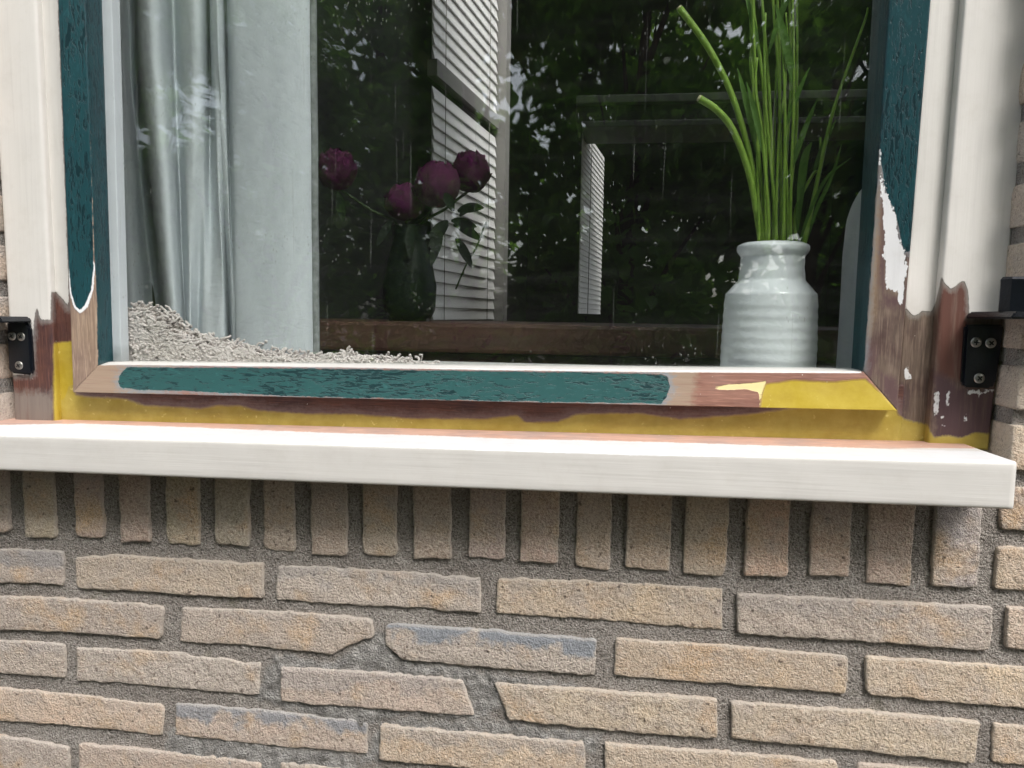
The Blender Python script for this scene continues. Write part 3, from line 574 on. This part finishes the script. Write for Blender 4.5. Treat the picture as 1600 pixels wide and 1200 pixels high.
# woolly throw: a mound covered with curly yarn
thr = tag(empty('woolly_throw', (100, 95, ZB)), 'curly pale grey woolly throw heaped in the lower left window corner', 'throw')
my = simple('wool_yarn', (.80, .73, .71), .95, .1, .12, 40, .5, 900, .001)
HP = [(176, 575), (188, 545), (193, 502), (205, 482), (222, 478), (240, 496), (262, 488), (275, 515), (310, 528), (350, 538), (390, 543), (430, 551), (480, 557), (540, 559), (590, 562), (640, 567), (665, 573)]
hx = np.array([un(p[0], p[1], 92)[0] for p in HP]); hz = np.array([un(p[0], p[1], 92)[2] for p in HP])
def hmound(x, y):
    b = np.interp(x, hx, hz, left=ZB, right=ZB)-ZB; k = max(0.0, 1-((y-100)/34.0)**2); return ZB+b*k**.5
xs = np.arange(hx[0]-2, hx[-1]+3, 4); ys = np.arange(68, 134.1, 4); V = [(x, y+6, max(ZB+.5, hmound(x, y)-6)) for y in ys for x in xs]; K = len(xs)
mesh('cloth_base', V, [(j*K+i, j*K+i+1, (j+1)*K+i+1, (j+1)*K+i) for j in range(len(ys)-1) for i in range(K-1)], my, thr)
V = []; F = []
for _ in range(4300):
    x = hx[0]+(hx[-1]-hx[0])*random.random()**1.35; y = random.uniform(68, 118); z = hmound(x, y)
    if z < ZB+3 and random.random() < .5: continue
    if random.random() < .5: y = random.uniform(71, 78); z = ZB+(.02+.9*random.random())*(hmound(x, 100)-ZB)
    p = np.array([x, y, z-2.0]); a = random.uniform(0, 6.28); tw = random.choice((-1, 1))*random.uniform(.3, .8); el = random.uniform(-.2, .5); path = [p]
    for s in range(random.randint(7, 11)):
        a += tw+random.uniform(-.3, .3); el = el*.7+random.uniform(-.55, .5); p = p+2.2*np.array([math.cos(a)*math.cos(el), math.sin(a)*math.cos(el)*.7, math.sin(el)]); p[1] = max(p[1], 73.5+.5*random.random()); p[2] = max(p[2], ZB+1.5); path.append(p)
    v, f = tube_vf(path, random.uniform(1.1, 1.55), 6); o_ = len(V); V += v; F += [tuple(i+o_ for i in q) for q in f]
o = mesh('yarn_loops', V, F, my, thr); o['kind'] = 'stuff'

# white ribbed jar with green stems
jy = 128.0; jl, jr = un(1133, 540, jy-20), un(1282, 540, jy-20); jc = ((jl[0]+jr[0])/2, jy); s_ = jy; R_ = (jr[0]-jl[0])/2
def jz(py): return un(1208, py, jy-R_*.75)[2]
def jrad(px0, px1, py): return (un(px1, py, jy)[0]-un(px0, py, jy)[0])/2
pp = []
def ridge(z): return .28*math.sin(z*2*math.pi/11.0)
zs0 = ZB
knots = [(575, 1133, 1281), (540, 1134, 1282), (470, 1138, 1282), (458, 1140, 1281), (448, 1150, 1275), (436, 1161, 1265), (415, 1164, 1263), (397, 1165, 1264), (392, 1161, 1268), (388, 1159, 1271), (381, 1159, 1272), (377, 1162, 1269), (376, 1166, 1265)]
kz = [ZB, ]+[jz(k[0]) for k in knots]; kr = [jrad(knots[0][1], knots[0][2], 575)]+[jrad(k[1], k[2], k[0]) for k in knots]
zz = np.linspace(kz[0], kz[-1], 110)
for z in zz:
    r_ = np.interp(z, kz, kr); pp.append((r_+(ridge(z-ZB) if z < kz[3] else (.4*ridge(z-ZB) if z < kz[8] else 0)), z-ZB))
top_r, top_z = pp[-1]; pp += [(top_r-1.5, top_z+.8), (top_r-4, top_z), (top_r-5.5, top_z-4), (top_r-6, top_z-60), (5, top_z-62)]
jar = lathe('ribbed_jar', (jc[0], jc[1], ZB), [(kr[0]-3, 0)]+pp, M_VASE, None, 72)
tag(jar, 'glazed white ribbed ceramic jar holding the green stems', 'jar'); ZJ = ZB+top_z
# tall domed bottle behind the right stile
by = 175.0; b0 = un(1309, 560, by-12)[0]; bR = 33.0
bp = []
for k in range(40):
    py = 575-(575-250)*k/39; xe = np.interp(py, [250, 262, 285, 300, 320, 345, 400, 480, 575], [1400, 1375, 1355, 1343, 1332, 1324, 1318, 1314, 1308]); q = un(xe, py, by); bp.append((max(.5, b0+bR-q[0]), q[2]-ZB))
bp[0] = (bp[0][0], 0); bott = lathe('domed_bottle', (b0+bR, by, ZB), bp, M_BOTTLE, None, 56)
tag(bott, 'tall plain white domed bottle half hidden by the right stile', 'bottle')

tstem = NT('green_stem'); ts = tstem.noise(tstem.pos((1, 1, .12)), 300, 3); tcol = tstem.mix(ts, (.11, .23, .025), (.28, .42, .06)); tcol = tstem.mix(tstem.math('MULTIPLY', tstem.ramp(tstem.noise(tstem.pos((.2, .2, 1)), 40, 2), .62, .7), .5), tcol, (.33, .46, .13))
tstem.bsdf(tcol, .42, .4, None); M_STEM = tstem.m
M_CUT = simple('cut_stem_end', (.62, .58, .38), .8, .2)
M_LEAF = simple('stem_leaf', (.08, .18, .025), .45, .4, .3, 60, .3, 200, .001, (1, 1, .1))
def pxpath(P, Y0, Y1, n=7):
    q = catmull([(p[0], p[1], Y0+(Y1-Y0)*i/(len(P)-1)) for i, p in enumerate(P)], n); return [un(a[0], a[1], a[2]) for a in q]
def leaf_mesh(name, path, wid, mat, parent, fold=.25, side=(1, 0, 0)):
    V = []; F = []; n = len(path)
    for i, p in enumerate(path):
        t = i/(n-1); ww = wid*math.sin(math.pi*min(1, t*.93+.05))**.75; d = np.array(path[min(i+1, n-1)])-np.array(path[max(i-1, 0)])
        sv = np.cross(d, [0, 1, .15]); sv = sv/(np.linalg.norm(sv)+1e-9); p = np.array(p); V += [p-sv*ww, p+[0, ww*fold, 0], p+sv*ww]
    for i in range(n-1):
        for k in (0, 1): F.append((3*i+k, 3*i+k+1, 3*i+3+k+1, 3*i+3+k))
    return mesh(name, V, F, mat, parent)
STEMS = [
 ([(1190, 400), (1184, 345), (1170, 270), (1146, 205), (1120, 172), (1093, 154)], 8, 'thick bent green stem with cut tip, the shorter of the two leaning left', 3.7),
 ([(1196, 400), (1180, 290), (1166, 220), (1140, 140), (1105, 72), (1062, 13)], 8, 'long green stem with cut tip leaning far left', 3.4),
 ([(1252, 400), (1265, 340), (1282, 260), (1300, 180), (1325, 105), (1352, 30), (1356, 12)], 6, 'thin green stem leaning far right towards the sash', 2.5)]
for P, n, lab, rad in STEMS:
    st = tag(empty('green_stem', (jc[0], jc[1], ZB)), lab, 'stem'); pa = pxpath(P, jy, jy-22 if P[-1][0] < 1200 else jy-10)
    rr = [rad*(.78+.22*math.sin(i*.9)*0+.22*i/len(pa)) if P[-1][0] < 1200 else rad*(1-.65*i/len(pa)) for i in range(len(pa))]
    tube('stalk', pa, rr, M_STEM, st, 10)
    if P[-1][0] < 1200: 
        d = np.array(pa[-1])-np.array(pa[-2]); d /= np.linalg.norm(d); tube('cut_end', [np.array(pa[-1])-d*.5, np.array(pa[-1])+d*1.6], rr[-1]*.85, M_CUT, st, 10)
rs = random.Random(3)
MID = [(1186, 1176, -20), (1192, 1172, -40), (1198, 1180, -30), (1203, 1176, 60), (1207, 1190, -40), (1211, 1196, 20), (1214, 1213, -50), (1218, 1206, -30), (1222, 1221, 30), (1226, 1231, -60), (1230, 1228, 20), (1234, 1242, -40), (1238, 1240, -60), (1215, 1225, 80), (1206, 1222, -70), (1224, 1236, 110), (1200, 1183, 90), (1232, 1246, 70), (1246, 1282, 215)]
for i, (xb, xt, yt) in enumerate(MID):
    st = tag(empty('green_stem', (jc[0], jc[1], ZB)), 'slim upright green stem in the dense middle of the bunch in the white jar', 'stem', 'upright stems in the white jar')
    dy = rs.uniform(-18, 18); xm = (xb+xt)/2+rs.uniform(-7, 7)
    pa = pxpath([(xb, 400), (xb+rs.uniform(-3, 3), 330), (xm, (yt+330)/2), (xt+rs.uniform(-3, 3), yt+50), (xt, yt)], jy+dy*.6, jy+dy*1.4, 6); r0 = rs.uniform(1.3, 2.3)
    tube('stalk', pa, [r0*(1-.4*k/len(pa)) for k in range(len(pa))], M_STEM, st, 8)
    if i % 2 == 0:
        k = rs.randint(8, 16); b = np.array(pa[min(k, len(pa)-1)]); sgn = rs.choice((-1, 1)); hl = rs.uniform(45, 90)
        leaf_mesh('leaf', [b+np.array([sgn*t*hl*.22+sgn*t*t*6, -t*8, t*hl]) for t in np.linspace(0, 1, 8)], rs.uniform(2.5, 4.2), M_LEAF, st)
for P, lab, wd in (([(1258, 385), (1275, 330), (1300, 275), (1315, 225)], 'narrow pointed green leaf blade rising right of the jar', 2.0), ([(1248, 385), (1262, 340), (1290, 280), (1330, 246)], 'narrow green leaf blade bending right with a level tip', 1.8), ([(1246, 360), (1252, 290), (1258, 245), (1268, 222)], 'short broad rounded green leaf right of the bunch', 4.2)):
    pa = pxpath(P, jy, jy-12, 5); o = leaf_mesh('leaf_blade', pa, wd, M_LEAF, None); tag(o, lab, 'leaf')

# ------------------------------------------------------------------ deeper in the room: sideboard, peonies, blinds, beam
SBY = 420.0; sbz = un(800, 506, SBY)[2]
sbd = tag(empty('wooden_sideboard', (600, SBY, -651)), 'long dark brown wooden sideboard behind the flowers', 'sideboard')
box('top_board', (-40, SBY, sbz-46), (1500, SBY+420, sbz), M_DARKWOOD, sbd, 6)
box('carcass', (-30, SBY+14, -560), (1490, SBY+410, sbz-47), M_DARKWOOD, sbd, 2)
for x in (-20, 1430):
    for y in (SBY+20, SBY+350): box('leg', (x, y, -651), (x+45, y+45, -561), M_DARKWOOD, sbd, 2)
for k in range(4): box('door', (-20+k*378, SBY+4, -540), (-20+k*378+366, SBY+13, sbz-60), M_DARKWOOD, sbd, 3)
mp_ = NT('peony_petal'); pn_ = mp_.noise(mp_.pos(), 90, 3); oi = mp_.n('ShaderNodeObjectInfo'); pcx = mp_.mix(pn_, (.034, .003, .024), (.085, .009, .055)); pcx = mp_.mix(mp_.math('MULTIPLY', oi.outputs['Random'], .4), pcx, (.11, .016, .085)); mp_.bsdf(pcx, .8, .08, None); M_PETAL = mp_.m
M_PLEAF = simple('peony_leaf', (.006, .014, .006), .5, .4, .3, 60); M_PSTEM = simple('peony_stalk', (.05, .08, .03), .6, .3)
gv = NT('green_glass'); gv.bsdf((.006, .011, .008), .45, .15, None); 
PY = 560.0; vb = un(640, 500, PY)
pv = lathe('flower_vase', (vb[0], PY, sbz), [(34, 0), (44, 20), (46, 60), (36, 110), (27, 140), (30, 160), (28, 161), (25, 140), (33, 110), (42, 60), (40, 24), (5, 22)], gv.m, None, 40)
tag(pv, 'dark green glass vase holding the purple peonies', 'vase')
def petal_me(seed):
    rg = random.Random(seed); ph = [rg.uniform(0, 6.28) for _ in range(4)]; V = []; n, m_ = 8, 6; cap = .78
    for j in range(m_+1):
        v = j/m_
        for i in range(n+1):
            u = i/n*2-1; wdt = cap*math.sin(math.pi*(.15+.62*v))**.8; th = u*wdt; el = (v-.55)*cap*2
            rr = 1+.16*v**3+.05*math.sin(6*u+ph[0])*v*v+.04*math.sin(11*u+ph[1])*v**3-.05*u*u; V.append((rr*math.cos(el)*math.sin(th), -rr*math.cos(el)*math.cos(th), rr*math.sin(el)+.07*math.sin(5*u+ph[2])*v*v))
    F = [(j*(n+1)+i, j*(n+1)+i+1, (j+1)*(n+1)+i+1, (j+1)*(n+1)+i) for j in range(m_) for i in range(n)]
    me = bpy.data.meshes.new('petal'); me.from_pydata(V, [], F); me.polygons.foreach_set('use_smooth', [True]*len(F)); me.materials.append(M_PETAL); return me
PM = [petal_me(k) for k in range(5)]
def peony(px, py, rw, rh, Y, lab, leaves, droop=0):
    c = un(px, py, Y); sc = np.linalg.norm(un(px+10, py, Y)-c)/10; R0, H0 = rw*sc, rh*sc
    root = tag(empty('peony', (vb[0], PY, sbz+20)), lab, 'flower', 'purple peonies in the dark vase')
    V = []; F = []
    bm = bmesh.new(); bmesh.ops.create_icosphere(bm, subdivisions=3, radius=1)
    for v in bm.verts:
        k = 1+.10*mnoise.noise(v.co*3.1); v.co = Vector((c[0]+v.co.x*R0*.74*k, c[1]+v.co.y*R0*.74*k, c[2]+v.co.z*H0*.74*k))
    blo = bm_mesh('bloom', bm, M_PETAL, root, True)
    for k in range(46):
        o = bpy.data.objects.new('petal', PM[k % 5]); COL.objects.link(o)
        el = math.asin(max(-1, min(1, -.75+1.72*(k+.5)/46))); s = random.uniform(.80, 1.0)
        o.matrix_world = Matrix.Translation(W(c)) @ Matrix.Diagonal((R0*s/1000, R0*s/1000, H0*s/1000, 1)) @ Matrix.Rotation(k*2.39996+random.uniform(-.25, .25), 4, 'Z') @ Matrix.Rotation(-el+random.uniform(-.15, .15), 4, 'X') @ Matrix.Rotation(random.uniform(-.5, .5), 4, 'Y')
        mw = o.matrix_world.copy(); o.parent = blo; o.matrix_world = mw
    base = np.array([vb[0]+random.uniform(-10, 10), PY, sbz+30]); mid = np.array([(c[0]*.6+vb[0]*.4), (c[1]+PY)/2, (c[2]*.55+(sbz+120)*.45)])
    pa = catmull([base, np.array([vb[0]*.9+c[0]*.1, PY, sbz+150]), mid, c-[0, 0, H0*.7]], 7); tube('stalk', pa, 2.4, M_PSTEM, root, 6)
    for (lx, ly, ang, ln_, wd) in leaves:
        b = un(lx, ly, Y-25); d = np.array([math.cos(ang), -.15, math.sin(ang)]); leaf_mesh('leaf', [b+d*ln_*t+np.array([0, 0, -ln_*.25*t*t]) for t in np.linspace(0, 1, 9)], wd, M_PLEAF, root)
peony(526, 268, 27, 32, 500, 'purple peony apart at the left, next to the curtain edge', [(528, 300, -1.3, 40, 8)])
peony(683, 291, 36, 31, 520, 'largest purple peony, in front of the white blind', [(708, 330, 1.9, 40, 8), (700, 345, 3.7, 36, 7), (690, 360, -1.9, 48, 8), (708, 352, .1, 36, 7)])
peony(735, 271, 27, 35, 560, 'purple peony highest at the right against the blind post', [(715, 330, .35, 48, 8), (718, 338, .85, 40, 6), (712, 352, -.3, 46, 8), (712, 372, -.9, 48, 8), (700, 350, -2.4, 42, 8), (705, 345, .0, 44, 7)])
peony(632, 318, 29, 24, 540, 'lowest purple peony, left of the largest bloom', [(640, 352, -1.5, 45, 8), (612, 345, -2.2, 40, 7)])
tw_ = pxpath([(712, 452), (728, 415), (745, 385), (757, 352)], 560, 550, 5); o = tube('bud_twig', tw_, 1.6, M_PSTEM, None, 6); tag(o, 'thin dark twig with tiny buds in front of the blind', 'twig')
for k in range(3, len(tw_), 3): 
    q = tw_[k]; tube('bud', [np.array(q)+[2, -2, 0], np.array(q)+[3.5, -2, 6]], [2.6, 1.2], M_PSTEM, o, 6)

M_SLAT2 = simple('blind_slat', (.86, .85, .83), .5, .3, .03)
M_POST = simple('grey_post_paint', (.26, .25, .24), .6, .3, .08, 10); M_CORD = simple('blind_cord', (.25, .24, .22), .8, .2)
VP = CF+CR*(1112-800)/FPX; PHI = math.atan2(VP[0], VP[1])        # both blinds hang at a slight angle to the side wall
DV = np.array([math.sin(PHI), math.cos(PHI), 0.0]); NV = np.array([math.cos(PHI), -math.sin(PHI), 0.0])
def hang(px0, px1, Y0):                         # near end at photo column px0 and depth Y0; length so that it ends at column px1
    P0 = un(px0, 494, Y0); d = CF+CR*(px1-800)/FPX; A = np.array([[DV[0], -d[0]], [DV[1], -d[1]]]); t_, _ = np.linalg.solve(A, CAM[:2]-P0[:2]); return P0, t_
def zcol(px, py, Y): return un(px, py, Y)[2]
def blind(name, lab, P0, length, z0, z1, pitch, hgt, tilt, rails, cords, smat):
    r_ = tag(empty(name, (P0[0], P0[1], z0)), lab, 'blind'); c, s_n = math.cos(tilt), math.sin(tilt)
    sec = [(-1, -hgt/2), (hgt*.20, -hgt/2), (hgt*.22, -hgt*.46), (hgt*.12, 0), (1, hgt/2), (-1, hgt/2)]; V = []
    for t_ in (0, length):
        for (a, b) in sec: V.append(DV*t_+NV*(a*c+b*s_n)+np.array([0, 0, -a*s_n+b*c]))
    F = [(i, (i+1) % 6, 6+(i+1) % 6, 6+i) for i in range(6)]+[(5, 4, 3, 2, 1, 0), (6, 7, 8, 9, 10, 11)]
    me = bpy.data.meshes.new('slat'); me.from_pydata([tuple(v/1000) for v in V], [], F); me.materials.append(smat); me.update()
    for k in range(int((z1-z0)/pitch)):
        z = z0+(k+.5)*pitch
        if any(a-pitch*.3 < z < b+pitch*.3 for a, b in rails): continue
        o = bpy.data.objects.new('slat', me); COL.objects.link(o); o.location = W((P0[0], P0[1], z)); o.parent = r_; o.matrix_parent_inverse = Matrix.Translation(r_.location).inverted()
    for a, b in rails:
        V = [P0+DV*t_+NV*n_-np.array([0, 0, P0[2]])+np.array([0, 0, z]) for t_ in (0, length) for (n_, z) in ((-14, a), (16, a), (16, b), (-14, b))]
        mesh('rail', V, [(0, 1, 5, 4), (1, 2, 6, 5), (2, 3, 7, 6), (3, 0, 4, 7), (3, 2, 1, 0), (4, 5, 6, 7)], M_POST, r_, False)
    for t_ in cords:
        q = P0+DV*t_*length+NV*(hgt*.3+3); tube('cord', [(q[0], q[1], z0), (q[0], q[1], z1)], 1.3, M_CORD, r_, 5)
    return r_
B1, L1_ = hang(673, 768, 1500.0); zlo = zcol(673, 500, B1[1]); zr = zcol(673, 118, B1[1]); zr2 = zcol(673, 92, B1[1])
blind('venetian_blind', 'white horizontal slat blind behind the peonies, crossed by a slanting grey rail', B1, L1_, zlo, 1740, 38, 37, .0, [(zr, zr2), (1716, 1742)], (.12, .82), M_SLAT2)
E1 = B1+DV*(L1_+8); pv_ = [E1+DV*a+NV*b for a, b in ((0, -60), (0, 40), (55, 40), (55, -60))]
bm = bmesh.new(); lo = [bm.verts.new((p[0], p[1], -650)) for p in pv_]; hi = [bm.verts.new((p[0], p[1], 1750)) for p in pv_]; bm.faces.new(lo[::-1]); bm.faces.new(hi)
for i in range(4): bm.faces.new((lo[i], lo[(i+1) % 4], hi[(i+1) % 4], hi[i]))
tag(bm_mesh('room_post', bm, M_POST), 'grey upright post at the far end of the larger slat blind', 'post')
B2, L2_ = hang(903, 934, 1745.0); bmY = 1640.0; q0, q1 = un(905, 203, bmY), un(905, 152, bmY)
blind('venetian_blind', 'small narrow white slat blind hanging below the grey beam in mid room', B2, L2_, zcol(903, 490, B2[1]), zcol(903, 190, B2[1]), 17.5, 17, .0, [], (.3,), M_SLAT2)
beam = tag(empty('cross_beam', (1200, bmY, q0[2])), 'grey horizontal beam crossing the dark room at the right', 'beam')
box('beam_board', (q0[0]-10, bmY, q0[2]+20), (1999, bmY+190, q1[2]-25), M_DARKROOM, beam, 3)
box('ledge', (q0[0]-10, bmY-20, q1[2]-24), (1999, bmY+190, q1[2]), M_GREYBEAM, beam, 3); box('ledge', (q0[0]+10, bmY-30, q0[2]), (1999, bmY+190, q0[2]+19), M_GREYBEAM, beam, 3)

# ------------------------------------------------------------------ garden behind the camera (seen mirrored in the pane)
tl = NT('garden_leaf'); oi = tl.n('ShaderNodeNewGeometry'); rn = oi.outputs['Random Per Island']; lc = tl.mix(rn, (.06, .15, .025), (.17, .31, .06)); lc = tl.mix(tl.ramp(rn, .9, 1), lc, (.20, .24, .05))
ls = tl.bsdf(lc, .38, .5); trn = tl.n('ShaderNodeBsdfTranslucent'); tl.put(trn.inputs[0], tl.mix(.6, lc, (.32, .62, .06))); mxs = tl.n('ShaderNodeMixShader'); mxs.inputs[0].default_value = .5; tl.l(ls.outputs[0], mxs.inputs[1]); tl.l(trn.outputs[0], mxs.inputs[2]); tl.l(mxs.outputs[0], tl.out.inputs[0])
M_GLEAF = tl.m; M_BARK = simple('bark', (.09, .07, .05), .9, .2, .3, 40, .8, 80, .006)
def crown_vf(blobs, n, rng, size):
    V = []; F = []
    for _ in range(n):
        bx, by_, bz, rx, ry, rz = rng.choice(blobs)
        while True:
            p = np.array([rng.uniform(-1, 1) for _ in range(3)])
            if p@p < 1: break
        q = np.array([bx, by_, bz])+p*[rx, ry, rz]
        if mnoise.noise(Vector((q/620).tolist())) < -.20 or q[2] < -800: continue
        L = size*rng.uniform(.6, 1.25); wd = L*rng.uniform(.25, .36); a = rng.uniform(0, 6.28); e = rng.uniform(-1.2, .3); d = np.array([math.cos(a)*math.cos(e), math.sin(a)*math.cos(e), math.sin(e)])
        sv = np.cross(d, [rng.uniform(-.5, .5), rng.uniform(-.5, .5), 1]); sv /= np.linalg.norm(sv); nn = np.cross(sv, d); i = len(V)
        V += [q, q+d*L*.35+sv*wd+nn*L*.05, q+d*L*.7+sv*wd*.8, q+d*L-nn*L*.1, q+d*L*.7-sv*wd*.8, q+d*L*.35-sv*wd+nn*L*.05]
        F += [(i, i+1, i+2, i+3), (i, i+3, i+4, i+5)]
    return V, F
def tree(name, lab, x, y, h, rad, n, seed, low=-500, size=105):
    rng = random.Random(seed); r_ = tag(empty(name, (x, y, -850)), lab, 'tree', 'garden trees mirrored in the pane')
    tr = catmull([(x, y, -850), (x+rng.uniform(-60, 60), y, -850+h*.35), (x+rng.uniform(-150, 150), y+rng.uniform(-80, 80), -850+h*.9)], 6); tube('trunk', tr, [70-55*i/len(tr) for i in range(len(tr))], M_BARK, r_, 10)
    blobs = []
    for k in range(16):
        zz_ = low+(h-850-low)*((k+.5)/16); a = rng.uniform(0, 6.28); rr = rad*rng.uniform(.1, .75); bx, by_ = x+rr*math.cos(a), y+rr*math.sin(a)*.6
        blobs.append((bx, by_, zz_, rad*rng.uniform(.45, .7), rad*rng.uniform(.25, .38), rad*rng.uniform(.4, .6)))
        t0 = tr[min(len(tr)-1, int(len(tr)*max(.05, (zz_+850)/h*.8)))]; tube('limb', [t0, (np.array(t0)+[bx, by_, zz_])/2+[0, 0, 60], (bx, by_, zz_)], [20, 12, 4], M_BARK, r_, 6)
    V, F = crown_vf(blobs, n, rng, size); mesh('crown', V, F, M_GLEAF, r_, False)
NL = 8500
for i, (x, y, h, rad, lab) in enumerate([(-2650, -3900, 3300, 900, 'dark leafy tree mirrored at the far left over the curtain'), (-1500, -3500, 2850, 850, 'leafy tree mirrored left of the peonies'), (-350, -3700, 3400, 850, 'leafy tree mirrored behind the peonies'), (650, -3300, 3300, 800, 'leafy tree mirrored in the middle of the pane'), (1650, -3500, 2650, 850, 'bright leafy tree mirrored behind the green stems'), (2750, -3700, 3300, 900, 'leafy tree mirrored at the right edge of the pane')]):
    tree('garden_tree', lab, x, y, h, rad, NL, 10+i)
for i, (x, y, h, rad, lab) in enumerate([(-4200, -6000, 6600, 1700, 'tall tree mirrored beyond the nearer trees at the left'), (-1700, -6300, 6800, 1700, 'tall tree mirrored beyond the nearer trees left of centre'), (700, -6100, 6500, 1700, 'tall tree mirrored beyond the nearer trees in the centre'), (3000, -6300, 6800, 1700, 'tall tree mirrored beyond the nearer trees at the right')]):
    tree('garden_tree', lab, x, y, h, rad, 8500, 40+i, -300, 190)
